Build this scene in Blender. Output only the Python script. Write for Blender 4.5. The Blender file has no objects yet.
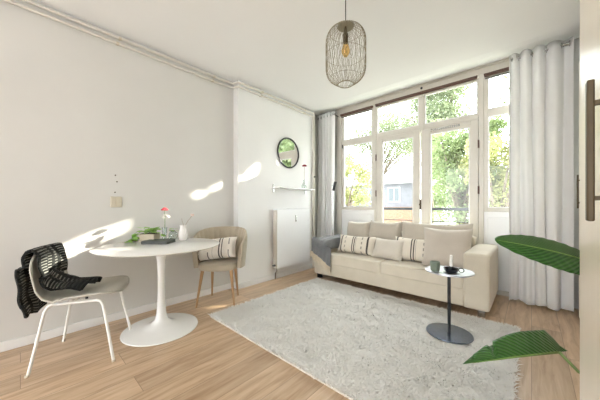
import bpy, math, random
from mathutils import Vector, Matrix
random.seed(7)
C = bpy.data.collections.new('scene'); bpy.context.scene.collection.children.link(C)
PI = math.pi; R = math.radians

# ---------------------------------------------------------------- materials
def mat(name, col, rough=.6, metal=0, spec=.5, build=None, trans=0, coat=0):
    m = bpy.data.materials.new(name); m.use_nodes = True
    nt = m.node_tree; b = nt.nodes['Principled BSDF']
    b.inputs['Base Color'].default_value = (*col, 1); b.inputs['Roughness'].default_value = rough
    b.inputs['Metallic'].default_value = metal; b.inputs['Specular IOR Level'].default_value = spec
    b.inputs['Transmission Weight'].default_value = trans; b.inputs['Coat Weight'].default_value = coat
    if build: build(nt, b)
    return m
def N(nt, t, **kw):
    n = nt.nodes.new(t)
    for k, v in kw.items():
        if k in n.inputs.keys(): n.inputs[k].default_value = v
        else: setattr(n, k, v)
    return n
def coords(nt, kind='Object', scale=(1, 1, 1), rot=(0, 0, 0)):
    tc = N(nt, 'ShaderNodeTexCoord'); mp = N(nt, 'ShaderNodeMapping')
    mp.inputs['Scale'].default_value = scale; mp.inputs['Rotation'].default_value = rot
    nt.links.new(tc.outputs[kind], mp.inputs['Vector']); return mp.outputs['Vector']
def ramp(nt, fac, stops):
    r = N(nt, 'ShaderNodeValToRGB'); e = r.color_ramp.elements
    while len(e) < len(stops): e.new(.5)
    for i, (p, c) in enumerate(stops): e[i].position = p; e[i].color = (*c, 1)
    nt.links.new(fac, r.inputs['Fac']); return r.outputs['Color']
def bump(nt, b, h, strength=.3, dist=.01):
    bp = N(nt, 'ShaderNodeBump'); bp.inputs['Strength'].default_value = strength; bp.inputs['Distance'].default_value = dist
    nt.links.new(h, bp.inputs['Height']); nt.links.new(bp.outputs['Normal'], b.inputs['Normal'])
def noise_build(c1, c2, scale=8, bmp=.1, dist=.004, sc=(1, 1, 1), detail=4):
    def f(nt, b):
        v = coords(nt, 'Object', sc); n = N(nt, 'ShaderNodeTexNoise', Scale=scale, Detail=detail)
        nt.links.new(v, n.inputs['Vector'])
        nt.links.new(ramp(nt, n.outputs['Fac'], [(.3, c1), (.7, c2)]), b.inputs['Base Color'])
        if bmp: bump(nt, b, n.outputs['Fac'], bmp, dist)
    return f
def fabric_build(c1, c2, scale=350, bmp=.25):
    def f(nt, b):
        v = coords(nt); n = N(nt, 'ShaderNodeTexNoise', Scale=scale, Detail=2); nt.links.new(v, n.inputs['Vector'])
        n2 = N(nt, 'ShaderNodeTexNoise', Scale=5, Detail=3); nt.links.new(v, n2.inputs['Vector'])
        mx = N(nt, 'ShaderNodeMath', operation='ADD'); nt.links.new(n.outputs['Fac'], mx.inputs[0]); nt.links.new(n2.outputs['Fac'], mx.inputs[1])
        hf = N(nt, 'ShaderNodeMath', operation='MULTIPLY'); hf.inputs[1].default_value = .5; nt.links.new(mx.outputs[0], hf.inputs[0])
        nt.links.new(ramp(nt, hf.outputs[0], [(.35, c1), (.65, c2)]), b.inputs['Base Color'])
        bump(nt, b, hf.outputs[0], bmp, .003)
        b.inputs['Sheen Weight'].default_value = .25
    return f
def floor_build(nt, b):
    tc = N(nt, 'ShaderNodeTexCoord'); mp = N(nt, 'ShaderNodeMapping'); mp.inputs['Rotation'].default_value = (0, 0, R(90))
    nt.links.new(tc.outputs['Object'], mp.inputs['Vector'])
    br = N(nt, 'ShaderNodeTexBrick', Scale=1.0); br.offset = .37; br.inputs['Brick Width'].default_value = 1.3; br.inputs['Row Height'].default_value = .185
    br.inputs['Mortar Size'].default_value = .0014; br.inputs['Mortar Smooth'].default_value = .3; br.inputs['Bias'].default_value = 0
    br.inputs['Color1'].default_value = (0, 0, 0, 1); br.inputs['Color2'].default_value = (1, 1, 1, 1); br.inputs['Mortar'].default_value = (.5, .5, .5, 1)
    nt.links.new(mp.outputs[0], br.inputs['Vector'])
    # grain, shifted per plank
    sc = N(nt, 'ShaderNodeMapping'); sc.inputs['Scale'].default_value = (1.1, 11, 1); nt.links.new(mp.outputs[0], sc.inputs['Vector'])
    ad = N(nt, 'ShaderNodeVectorMath', operation='MULTIPLY_ADD'); ad.inputs[1].default_value = (7, 5, 3)
    nt.links.new(br.outputs['Color'], ad.inputs[0]); nt.links.new(sc.outputs[0], ad.inputs[2])
    n = N(nt, 'ShaderNodeTexNoise', Scale=2.2, Detail=6, Roughness=.6, Distortion=.6); nt.links.new(ad.outputs[0], n.inputs['Vector'])
    c = ramp(nt, n.outputs['Fac'], [(.25, (.35, .215, .12)), (.48, (.55, .39, .25)), (.75, (.72, .55, .39))])
    pl = ramp(nt, br.outputs['Color'], [(0, (.82, .80, .78)), (1, (1.1, 1.09, 1.08))])
    m = N(nt, 'ShaderNodeMix', data_type='RGBA', blend_type='MULTIPLY'); m.inputs[0].default_value = 1
    nt.links.new(c, m.inputs[6]); nt.links.new(pl, m.inputs[7])
    m2 = N(nt, 'ShaderNodeMix', data_type='RGBA'); nt.links.new(br.outputs['Fac'], m2.inputs[0]); nt.links.new(m.outputs[2], m2.inputs[6]); m2.inputs[7].default_value = (.22, .14, .09, 1)
    nt.links.new(m2.outputs[2], b.inputs['Base Color'])
    bump(nt, b, n.outputs['Fac'], .08, .002)
def stripes_build(base, dark, spec, axis=0, bmp=.2):
    # cream cushion with groups of thin dark woven stripes at local positions
    def f(nt, b):
        v = coords(nt); s = N(nt, 'ShaderNodeSeparateXYZ'); nt.links.new(v, s.inputs[0])
        n = N(nt, 'ShaderNodeTexNoise', Scale=220, Detail=2); nt.links.new(v, n.inputs['Vector'])
        base_c = ramp(nt, n.outputs['Fac'], [(.35, base), (.65, tuple(min(1, x*1.12) for x in base))])
        cur = base_c
        for pos, w, brk, amt in spec:
            d = N(nt, 'ShaderNodeMath', operation='SUBTRACT'); nt.links.new(s.outputs[axis], d.inputs[0]); d.inputs[1].default_value = pos
            a = N(nt, 'ShaderNodeMath', operation='ABSOLUTE'); nt.links.new(d.outputs[0], a.inputs[0])
            l = N(nt, 'ShaderNodeMath', operation='LESS_THAN'); nt.links.new(a.outputs[0], l.inputs[0]); l.inputs[1].default_value = w
            fac = l.outputs[0]
            if brk:
                w2 = N(nt, 'ShaderNodeMath', operation='SINE'); mu = N(nt, 'ShaderNodeMath', operation='MULTIPLY'); mu.inputs[1].default_value = brk
                nt.links.new(s.outputs[2], mu.inputs[0]); nt.links.new(mu.outputs[0], w2.inputs[0])
                g = N(nt, 'ShaderNodeMath', operation='GREATER_THAN'); nt.links.new(w2.outputs[0], g.inputs[0]); g.inputs[1].default_value = -.1
                k = N(nt, 'ShaderNodeMath', operation='MULTIPLY'); nt.links.new(g.outputs[0], k.inputs[0]); nt.links.new(fac, k.inputs[1]); fac = k.outputs[0]
            am = N(nt, 'ShaderNodeMath', operation='MULTIPLY'); nt.links.new(fac, am.inputs[0]); am.inputs[1].default_value = amt
            mx = N(nt, 'ShaderNodeMix', data_type='RGBA'); nt.links.new(am.outputs[0], mx.inputs[0]); nt.links.new(cur, mx.inputs[6]); mx.inputs[7].default_value = (*dark, 1)
            cur = mx.outputs[2]
        nt.links.new(cur, b.inputs['Base Color']); bump(nt, b, n.outputs['Fac'], bmp, .003)
    return f
def translucent(name, col, tcol, mixf=.4, build=None):
    m = mat(name, col, .7, spec=.2, build=build); nt = m.node_tree; b = nt.nodes['Principled BSDF']; o = nt.nodes['Material Output']
    t = N(nt, 'ShaderNodeBsdfTranslucent'); t.inputs['Color'].default_value = (*tcol, 1)
    mx = N(nt, 'ShaderNodeMixShader'); mx.inputs[0].default_value = mixf
    nt.links.new(b.outputs[0], mx.inputs[1]); nt.links.new(t.outputs[0], mx.inputs[2]); nt.links.new(mx.outputs[0], o.inputs['Surface'])
    return m
def glass_mat(name, tint=(1, 1, 1), gl=.06, rough=0):
    m = bpy.data.materials.new(name); m.use_nodes = True; nt = m.node_tree; nt.nodes.remove(nt.nodes['Principled BSDF'])
    t = N(nt, 'ShaderNodeBsdfTransparent'); t.inputs[0].default_value = (*tint, 1)
    g = N(nt, 'ShaderNodeBsdfGlossy'); g.inputs['Roughness'].default_value = rough
    lw = N(nt, 'ShaderNodeLayerWeight'); lw.inputs['Blend'].default_value = .25
    mp = N(nt, 'ShaderNodeMapRange'); mp.inputs['To Min'].default_value = gl; mp.inputs['To Max'].default_value = .35
    nt.links.new(lw.outputs['Fresnel'], mp.inputs['Value'])
    mx = N(nt, 'ShaderNodeMixShader'); nt.links.new(mp.outputs[0], mx.inputs[0]); nt.links.new(t.outputs[0], mx.inputs[1]); nt.links.new(g.outputs[0], mx.inputs[2])
    nt.links.new(mx.outputs[0], nt.nodes['Material Output'].inputs['Surface']); return m

WALLC = (.80, .765, .70)
M = dict(
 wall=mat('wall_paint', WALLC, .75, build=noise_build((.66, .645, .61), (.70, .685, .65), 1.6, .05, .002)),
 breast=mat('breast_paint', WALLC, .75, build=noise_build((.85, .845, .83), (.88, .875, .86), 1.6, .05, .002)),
 ceil=mat('ceiling_paint', (.84, .83, .81), .8, build=noise_build((.87, .865, .855), (.89, .885, .875), 1.2, .04, .002)),
 floor=mat('oak_planks', (.5, .35, .22), .32, spec=.6, build=floor_build),
 white=mat('white_paint', (.86, .85, .83), .4, build=noise_build((.84, .83, .81), (.88, .87, .85), 3, .02)),
 frame=mat('cream_frame_paint', (.74, .69, .60), .45, build=noise_build((.66, .62, .545), (.72, .68, .605), 4, .03)),
 gloss=mat('white_gloss', (.86, .85, .82), .18, coat=.3, build=noise_build((.85, .84, .81), (.88, .87, .84), 2, 0)),
 steel_w=mat('white_steel', (.88, .87, .83), .35),
 rad=mat('radiator_enamel', (.90, .90, .90), .3, build=noise_build((.89, .89, .89), (.92, .92, .92), 2, 0)),
 dark=mat('dark_metal', (.03, .032, .035), .35, metal=.3, build=noise_build((.025, .027, .03), (.04, .042, .045), 10, 0)),
 darkgloss=mat('dark_lacquer', (.14, .17, .22), .18, metal=.75, build=noise_build((.13, .16, .21), (.16, .19, .24), 6, 0)),
 glaremetal=mat('painted_glare_metal', (.72, .74, .80), .28, metal=.9, build=noise_build((.70, .72, .78), (.76, .78, .84), 6, 0)),  # pale tone paints the window glare on the side table's top
 iron=mat('black_iron', (.012, .015, .017), .3, build=noise_build((.01, .012, .014), (.02, .022, .025), 20, .05)),
 bronze=mat('bronze', (.06, .042, .02), .5, metal=.3, build=noise_build((.07, .048, .022), (.095, .068, .033), 12, 0)),
 brass=mat('brass_wire', (.30, .26, .18), .4, metal=.6),
 chrome=mat('chrome', (.5, .5, .48), .25, metal=1),
 brown=mat('brown_blind', (.13, .075, .055), .6, build=noise_build((.11, .06, .045), (.17, .10, .075), 30, .1, sc=(1, 1, 8))),
 sofa=mat('sofa_fabric', (.62, .55, .43), .85, build=fabric_build((.58, .515, .40), (.68, .61, .49))),
 cush=mat('cushion_fabric', (.5, .44, .36), .85, build=fabric_build((.46, .405, .33), (.56, .50, .415))),
 pillow=mat('pillow_linen', (.70, .64, .55), .85, build=fabric_build((.58, .525, .44), (.70, .645, .56))),
 bigpil=mat('big_pillow_linen', (.66, .59, .51), .85, build=fabric_build((.50, .44, .365), (.60, .535, .455))),
 stripe=mat('striped_linen', (.7, .66, .57), .85, build=stripes_build((.68, .62, .52), (.05, .04, .035),
   [(-.205, .011, 0, .9), (-.022, .007, 0, .95), (.008, .007, 0, .95), (.03, .003, 0, .5), (.20, .012, 0, .95), (-.14, .008, 95, .55), (.12, .009, 95, .6)])),
 stripe2=mat('bold_striped_linen', (.8, .77, .7), .85, build=stripes_build((.78, .74, .67), (.035, .03, .03),
   [(-.19, .012, 70, .95), (-.07, .006, 55, .85), (-.02, .002, 0, .5), (.055, .007, 0, .95), (.085, .005, 0, .95), (.16, .006, 45, .7)])),
 curtain=translucent('curtain_linen', (.84, .82, .79), (.90, .89, .87), .2, build=fabric_build((.90, .885, .86), (.94, .93, .91), 300, .1)),
 throw=mat('grey_throw', (.32, .32, .32), .9, build=fabric_build((.12, .125, .13), (.22, .22, .22), 120, .4)),
 fringe=mat('cream_fringe', (.66, .56, .40), .9, build=fabric_build((.60, .50, .36), (.78, .69, .54), 90, .4)),
 rugbase=mat('rug_backing', (.62, .56, .46), .95, build=fabric_build((.70, .64, .54), (.80, .75, .66), 60, .4)),
 rug=translucent('rug_wool', (.85, .82, .75), (.9, .88, .84), .3, build=fabric_build((.90, .875, .83), (.95, .935, .90), 20, .1)),
 shell=mat('shell_plastic', (.52, .50, .43), .42, build=noise_build((.51, .49, .42), (.54, .52, .45), 3, 0)),
 tub=mat('tub_upholstery', (.44, .37, .27), .85, build=fabric_build((.41, .345, .25), (.50, .43, .325))),
 oak=mat('oak_leg', (.50, .33, .17), .5, build=noise_build((.36, .20, .085), (.50, .31, .15), 6, .05, sc=(6, 6, .8))),
 cab=mat('cabinet_front', (.78, .68, .56), .3, build=noise_build((.78, .685, .565), (.81, .715, .595), 3, .02, sc=(4, 4, .4))),
 cream=mat('cream_plastic', (.62, .56, .44), .4, build=noise_build((.60, .54, .42), (.64, .58, .46), 5, 0)),
 ceramic_g=mat('green_ceramic', (.17, .21, .16), .4, build=noise_build((.15, .19, .145), (.22, .26, .2), 12, .1)),
 candle=mat('candle_wax', (.88, .86, .80), .45),
 porcelain=mat('white_porcelain', (.84, .80, .76), .3, build=noise_build((.82, .78, .74), (.87, .84, .80), 9, .1)),
 planter=mat('beige_box', (.50, .44, .33), .7, build=noise_build((.46, .40, .29), (.56, .50, .38), 12, .1)),
 book=mat('dark_book_cloth', (.05, .055, .05), .5, build=noise_build((.04, .045, .04), (.075, .08, .07), 20, .05)),
 paper=mat('book_pages', (.7, .67, .6), .8, build=noise_build((.62, .6, .52), (.76, .73, .66), 40, .1, sc=(1, 1, 12))),
 ivy=translucent('pothos_leaf', (.24, .48, .10), (.35, .62, .10), .35, build=noise_build((.26, .52, .10), (.52, .72, .26), 30, 0)),
 red=mat('red_petal', (.62, .05, .07), .6, build=noise_build((.52, .03, .05), (.75, .10, .12), 40, .1)),
 darkred=mat('dark_red_petal', (.22, .02, .03), .6, build=noise_build((.16, .015, .02), (.32, .03, .05), 40, .1)),
 petalw=mat('pale_blossom', (.78, .66, .58), .6, build=noise_build((.70, .50, .42), (.85, .74, .68), 30, .1)),
 stem=mat('stem', (.20, .30, .10), .6, build=noise_build((.17, .25, .08), (.27, .36, .14), 20, .05)),
 drystem=mat('dry_stem', (.34, .22, .13), .7, build=noise_build((.28, .18, .10), (.42, .29, .18), 20, .05)),
 mirror=mat('mirror_silver', (.9, .9, .9), .02, metal=1),
 gpane=glass_mat('window_glass', (.97, .985, .975), .012),
 gclear=glass_mat('clear_glass', (.93, .96, .95), .10),
 bulb=glass_mat('amber_glass', (1.0, .80, .45), .08),
 filament=mat('filament', (.8, .5, .15), .4, metal=.6),
 bark=mat('bark', (.13, .10, .07), .9, build=noise_build((.10, .08, .055), (.19, .15, .11), 9, .5, .02)),
 leaf1=translucent('tree_leaf_yellow', (.25, .27, .1), (.32, .34, .10), .4, build=noise_build((.24, .26, .11), (.42, .41, .21), .9, 0)),
 leaf2=translucent('tree_leaf_green', (.2, .26, .1), (.22, .29, .11), .4, build=noise_build((.13, .19, .08), (.33, .37, .20), .9, 0)),
 leaf3=translucent('tree_leaf_pale', (.3, .33, .2), (.22, .26, .14), .4, build=noise_build((.15, .19, .10), (.30, .33, .22), .9, 0)),
 grass=mat('grass', (.25, .26, .2), .9, build=noise_build((.20, .21, .15), (.32, .32, .26), .8, .3)),
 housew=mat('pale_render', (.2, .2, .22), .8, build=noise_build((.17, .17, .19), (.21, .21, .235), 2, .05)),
 roofw=mat('pale_roof', (.5, .5, .5), .6, build=noise_build((.42, .42, .42), (.5, .5, .5), 2, .05)),
 housed=mat('house_glass', (.10, .12, .13), .1),
 slab=mat('balcony_concrete', (.55, .53, .5), .8, build=noise_build((.48, .46, .44), (.62, .6, .57), 4, .2)),
 pot=mat('plant_pot', (.60, .57, .52), .6, build=noise_build((.55, .52, .47), (.66, .63, .58), 8, .1)),
 soil=mat('soil', (.06, .04, .03), .95, build=noise_build((.04, .028, .02), (.10, .07, .05), 30, .5)),
)
def brick_build(nt, b):
    tc = N(nt, 'ShaderNodeTexCoord'); mp = N(nt, 'ShaderNodeMapping'); mp.inputs['Rotation'].default_value = (R(90), 0, 0)
    nt.links.new(tc.outputs['Object'], mp.inputs['Vector'])
    br = N(nt, 'ShaderNodeTexBrick', Scale=4.0); nt.links.new(mp.outputs[0], br.inputs['Vector'])
    br.inputs['Color1'].default_value = (.26, .12, .07, 1); br.inputs['Color2'].default_value = (.33, .18, .10, 1); br.inputs['Mortar'].default_value = (.3, .27, .23, 1)
    nt.links.new(br.outputs['Color'], b.inputs['Base Color'])
M['brick'] = mat('red_brick', (.6, .3, .2), .8, build=brick_build)
def knit_build(nt, b):
    uv = N(nt, 'ShaderNodeUVMap'); uv.uv_map = 'UVMap'
    s = N(nt, 'ShaderNodeSeparateXYZ'); nt.links.new(uv.outputs[0], s.inputs[0])
    n = N(nt, 'ShaderNodeTexNoise', Scale=6, Detail=2); nt.links.new(uv.outputs[0], n.inputs['Vector'])
    def m(op, a, c):
        k = N(nt, 'ShaderNodeMath', operation=op)
        for i, x in enumerate((a, c)):
            if x is None: continue
            if isinstance(x, (int, float)): k.inputs[i].default_value = x
            else: nt.links.new(x, k.inputs[i])
        return k.outputs[0]
    col = m('ABSOLUTE', m('SINE', m('MULTIPLY', s.outputs[0], PI*4), None), None)           # four knit columns
    st = m('SINE', m('ADD', m('MULTIPLY', s.outputs[1], 2*PI*50), m('MULTIPLY', col, 1.2)), None)
    f = m('MULTIPLY', m('GREATER_THAN', st, .5), m('GREATER_THAN', col, .45))
    f = m('MULTIPLY', f, m('ADD', m('MULTIPLY', n.outputs['Fac'], 1.0), .25))
    fade = N(nt, 'ShaderNodeMapRange'); fade.inputs['From Min'].default_value = .80; fade.inputs['From Max'].default_value = .92; fade.inputs['To Min'].default_value = 1; fade.inputs['To Max'].default_value = .06
    nt.links.new(s.outputs[1], fade.inputs['Value']); f = m('MULTIPLY', f, fade.outputs[0])
    c = ramp(nt, f, [(0, (.012, .013, .012)), (1, (.30, .30, .27))]); nt.links.new(c, b.inputs['Base Color'])
    bump(nt, b, st, .5, .006)
M['knit'] = mat('black_white_knit', (.03, .03, .03), .95, build=knit_build)
def bigleaf_build(nt, b):
    uv = N(nt, 'ShaderNodeUVMap'); uv.uv_map = 'UVMap'; s = N(nt, 'ShaderNodeSeparateXYZ'); nt.links.new(uv.outputs[0], s.inputs[0])
    def m(op, a, c=None):
        k = N(nt, 'ShaderNodeMath', operation=op)
        for i, x in enumerate((a, c)):
            if x is None: continue
            if isinstance(x, (int, float)): k.inputs[i].default_value = x
            else: nt.links.new(x, k.inputs[i])
        return k.outputs[0]
    au = m('ABSOLUTE', m('SUBTRACT', s.outputs[0], .5))
    v = m('SUBTRACT', m('MULTIPLY', s.outputs[1], 26), m('MULTIPLY', au, 14))
    st = m('SINE', m('MULTIPLY', v, 2*PI*.75))
    c = ramp(nt, m('ADD', m('MULTIPLY', st, .5), .5), [(0, (.026, .10, .016)), (.75, (.04, .145, .022)), (1, (.07, .205, .04))])
    mid = m('LESS_THAN', au, .022)
    mx = N(nt, 'ShaderNodeMix', data_type='RGBA'); nt.links.new(mid, mx.inputs[0]); nt.links.new(c, mx.inputs[6]); mx.inputs[7].default_value = (.25, .42, .10, 1)
    nt.links.new(mx.outputs[2], b.inputs['Base Color']); bump(nt, b, st, .4, .004)
M['bigleaf'] = mat('tropical_leaf', (.05, .2, .03), .32, build=bigleaf_build)

# ---------------------------------------------------------------- mesh helper
class MB:
    def __init__(s): s.v = []; s.f = []; s.uv = {}
    def add(s, vs, fs, uvs=None):
        o = len(s.v); s.v += [tuple(v) for v in vs]
        for i, f in enumerate(fs):
            if uvs: s.uv[len(s.f)] = [uvs[k] for k in f]
            s.f.append(tuple(k+o for k in f))
        return s
    def box(s, x0, x1, y0, y1, z0, z1):
        v = [(x, y, z) for z in (z0, z1) for y in (y0, y1) for x in (x0, x1)]
        return s.add(v, [(0, 2, 3, 1), (4, 5, 7, 6), (0, 1, 5, 4), (2, 6, 7, 3), (0, 4, 6, 2), (1, 3, 7, 5)])
    def tube(s, pts, r, n=10, caps=True):
        pts = [Vector(p) for p in pts]; rr = r if isinstance(r, (list, tuple)) else [r]*len(pts)
        vs = []; up = None
        for i, p in enumerate(pts):
            t = (pts[min(i+1, len(pts)-1)]-pts[max(i-1, 0)]).normalized()
            if up is None: up = Vector((0, 0, 1)) if abs(t.z) < .9 else Vector((1, 0, 0))
            a = t.cross(up).normalized(); up = a.cross(t).normalized()
            for k in range(n):
                an = 2*PI*k/n; vs.append(p+a*math.cos(an)*rr[i]+up*math.sin(an)*rr[i])
        fs = [(i*n+k, i*n+(k+1) % n, (i+1)*n+(k+1) % n, (i+1)*n+k) for i in range(len(pts)-1) for k in range(n)]
        if caps: fs += [tuple(range(n))[::-1], tuple((len(pts)-1)*n+k for k in range(n))]
        return s.add(vs, fs)
    def lathe(s, prof, c=(0, 0, 0), n=32, sx=1, sy=1):
        vs = [(c[0]+r*math.cos(2*PI*k/n)*sx, c[1]+r*math.sin(2*PI*k/n)*sy, c[2]+z) for r, z in prof for k in range(n)]
        fs = [(i*n+k, i*n+(k+1) % n, (i+1)*n+(k+1) % n, (i+1)*n+k) for i in range(len(prof)-1) for k in range(n)]
        fs += [tuple(range(n))[::-1], tuple((len(prof)-1)*n+k for k in range(n))]
        return s.add(vs, fs)
    def grid(s, fn, nu, nv, wrap=False):
        vs = [fn(i/nu, j/nv) for j in range(nv+1) for i in range(nu+1)]
        uv = [(i/nu, j/nv) for j in range(nv+1) for i in range(nu+1)]
        fs = [(j*(nu+1)+i, j*(nu+1)+i+1, (j+1)*(nu+1)+i+1, (j+1)*(nu+1)+i) for j in range(nv) for i in range(nu)]
        return s.add(vs, fs, uv)
    def ball(s, c, r, n=12, m=8, sq=(1, 1, 1)):
        def f(u, v):
            a = u*2*PI; b = -PI/2+v*PI
            return (c[0]+r*sq[0]*math.cos(b)*math.cos(a), c[1]+r*sq[1]*math.cos(b)*math.sin(a), c[2]+r*sq[2]*math.sin(b))
        return s.grid(f, n, m)
    def obj(s, name, m, parent=None, smooth=True, bevel=0, seg=2, solid=0, sub=0, angle=40, off=0):
        me = bpy.data.meshes.new(name); me.from_pydata(s.v, [], s.f)
        if s.uv:
            l = me.uv_layers.new(name='UVMap')
            for p in me.polygons:
                if p.index in s.uv:
                    for k, li in enumerate(p.loop_indices): l.data[li].uv = s.uv[p.index][k]
        me.materials.append(M[m] if isinstance(m, str) else m); me.update()
        if smooth:
            for p in me.polygons: p.use_smooth = True
            me.set_sharp_from_angle(angle=R(angle))
        o = bpy.data.objects.new(name, me); C.objects.link(o)
        if parent: o.parent = parent
        if sub: md = o.modifiers.new('s', 'SUBSURF'); md.levels = sub; md.render_levels = sub
        if solid: md = o.modifiers.new('t', 'SOLIDIFY'); md.thickness = solid; md.offset = off
        if bevel: md = o.modifiers.new('b', 'BEVEL'); md.width = bevel; md.segments = seg; md.limit_method = 'ANGLE'; md.angle_limit = R(30)
        return o
def tag(o, label, cat, group=None):
    o['label'] = label; o['category'] = cat
    if group: o['group'] = group
    return o
def thing(name, label, cat, loc=(0, 0, 0), rz=0, group=None):
    o = bpy.data.objects.new(name, None); o.empty_display_size = .1; C.objects.link(o)
    o.location = loc; o.rotation_euler = (0, 0, rz); return tag(o, label, cat, group)
def struct(o): o['kind'] = 'structure'; return o
def rbox(name, m, parent, a, bevel=.02, seg=4, **k): return MB().box(*a).obj(name, m, parent, bevel=bevel, seg=seg, **k)

# ---------------------------------------------------------------- the setting
XL = -2.89; XB = -2.79; YE = 1.885; YB = 3.43; YW = 3.90; H = 2.69
struct(MB().box(-3.2, 1.3, -5.2, YW+.1, -.12, 0).obj('floor', 'floor', smooth=False))
# ceiling, rising a little towards the window
m = MB(); ys = [-5.2, 1, 2.9, 3.35, 3.5, 3.65, 3.8, YW+.12]; zs = [H, H, H, H+.01, H+.035, H+.075, H+.115, H+.14]
for i in range(len(ys)-1):
    a, b_, za, zb = ys[i], ys[i+1], zs[i], zs[i+1]
    m.add([(-3.2, a, za), (1.3, a, za), (1.3, b_, zb), (-3.2, b_, zb), (-3.2, a, 3), (1.3, a, 3), (1.3, b_, 3), (-3.2, b_, 3)],
          [(0, 3, 2, 1), (4, 5, 6, 7)] + ([(0, 1, 5, 4)] if i == 0 else []) + [(1, 2, 6, 5), (3, 0, 4, 7)])
struct(m.obj('ceiling', 'ceil'))
wl = struct(MB().box(XL-.25, XL, -5.2, YE, 0, H).box(XL-.25, -3.05, YB, YW, 0, H+.14).box(XL-.1, XB-.002, YE-.003, YE, 0, H).obj('wall_left', 'wall', smooth=False))  # last box: darker sheet on the breast's return face, standing in for shade
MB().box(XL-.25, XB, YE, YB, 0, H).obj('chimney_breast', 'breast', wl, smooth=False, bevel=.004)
struct(MB().box(XL, XL+.016, -5.2, YE, 0, .072).box(XL, XB+.016, YE-.016, YE, 0, .072).box(XB, XB+.016, YE-.016, YB, 0, .072).obj('baseboard_left', 'white', bevel=.004))
struct(MB().box(.97, 1.1, -5.2, YW, 0, H+.14).obj('wall_right', 'wall', smooth=False))

# window wall: parapets, posts and a header around the openings
GX = [(-2.49, -1.945), (-.408, -.179)]
ww = struct(MB().box(-3.05, -2.62, YW, YW+.2, 0, 2.86).box(.25, 1.1, YW, YW+.2, 0, 2.86).obj('wall_window', 'wall', smooth=False))
header = MB().box(-2.62, .25, YW-.02, YW+.2, 2.715, 2.86).box(-2.64, .27, YW-.045, YW-.02, 2.79, 2.83)
hd = struct(header.obj('trim_1', 'frame', bevel=.004))
MB().ball((-1.165, YW-.035, 2.755), .016).lathe([(.006, 0), (.006, .03)], (-1.165, YW-.03, 2.74), 8).obj('hook', 'dark', hd)
ps = MB()
for x0, x1 in ((-2.62, -2.535), (-1.905, -1.868), (-1.205, -1.145), (-.492, -.44), (.17, .25)): ps.box(x0, x1, YW-.015, YW+.09, 0 if x0 != -1.205 else 2.15, 2.72)
struct(ps.obj('trim_2', 'frame', bevel=.004))
struct(MB().box(-2.62, .25, YW-.03, YW+.1, 0, .05).obj('trim_3', 'frame', bevel=.004))
def window(name, x0, x1, zsec, panel=None, extra=.04, bot=None):
    fr = MB(); y0, y1 = YW, YW+.05
    root = None
    gl = MB()
    zmin = min(z for z, _ in zsec) - .045; zmax = max(z for _, z in zsec) + .03
    fr.box(x0-extra, x0, y0, y1, zmin, zmax).box(x1, x1+extra, y0, y1, zmin, zmax)
    zz = sorted([zmin] + [c for z in zsec for c in z] + [zmax])
    for i in range(0, len(zz), 2): fr.box(x0, x1, y0+.002, y1-.002, zz[i], zz[i+1])
    for a, b_ in zsec:   # white glazing beads
        gl.box(x0, x1, y0+.024, y0+.028, a, b_)
    f = struct(fr.obj(name, 'frame', bevel=.003))
    gl.obj('glass_pane', 'gpane', f, smooth=False)
    bd = MB()
    for a, b_ in zsec:
        t = .012
        bd.box(x0, x0+t, y0+.004, y0+.02, a, b_).box(x1-t, x1, y0+.004, y0+.02, a, b_).box(x0, x1, y0+.006, y0+.018, a, a+t).box(x0, x1, y0+.006, y0+.018, b_-t, b_)
    bd.obj('glazing_bead', 'white', f)
    return f
w1 = window('window_1', -2.49, -1.945, [(1.047, 2.135), (2.235, 2.66)])
MB().box(-2.535, -1.905, YW, YW+.04, .05, 1.0).box(-2.50, -1.94, YW-.012, YW, .12, .93).obj('lower_panel', 'white', w1, bevel=.006)
MB().box(-2.52, -2.505, YW-.012, YW, 2.10, 2.16).obj('catch', 'dark', w1)
w2 = window('window_2', -.400, .13, [(1.047, 2.18), (2.27, 2.66)])
MB().box(-.44, .17, YW, YW+.04, .05, 1.0).box(-.40, .13, YW-.012, YW, .12, .93).obj('lower_panel', 'white', w2, bevel=.006)
window('window_3', -1.855, -1.215, [(2.24, 2.66)], extra=.013)
window('window_4', -1.13, -.505, [(2.24, 2.66)], extra=.013)
def door(name, x0, x1, g0, g1, hx, vent=False):
    f = window(name, g0, g1, [(.62, 2.09)], extra=.012)
    MB().box(x0, g0-.012, YW-.012, YW+.045, .05, 2.165).box(g1+.012, x1, YW-.012, YW+.045, .05, 2.165).box(g0-.012, g1+.012, YW-.010, YW+.045, 2.105, 2.165).box(g0-.012, g1+.012, YW-.010, YW+.045, .05, .58).obj('door_leaf', 'frame', f, bevel=.005)
    for z in (.35, 1.22, 1.80):
        MB().tube([(hx, YW-.018, z), (hx, YW-.018, z+.10)], .009, 8).obj('hinge', 'brown', f)
    if vent:
        mm = MB()
        for k in range(14): mm.box(g0+.01+k*.0255, g0+.026+k*.0255, YW-.018, YW-.009, 2.118, 2.148)
        mm.obj('vent_slots', 'chrome', f)
    return f
door('door_1', -1.865, -1.198, -1.765, -1.29, -1.866)
d2 = door('door_2', -1.178, -.495, -1.055, -.590, -.493, True)
MB().box(-1.192, -1.174, YW-.03, YW-.01, 1.02, 1.16).tube([(-1.183, YW-.03, 1.09), (-1.183, YW-.05, 1.09)], [.008, .013], 10).obj('handle', 'bronze', d2)
struct(MB().box(-1.865, -.495, YW-.005, YW+.06, 2.168, 2.222).obj('trim_4', 'frame', bevel=.006))
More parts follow.
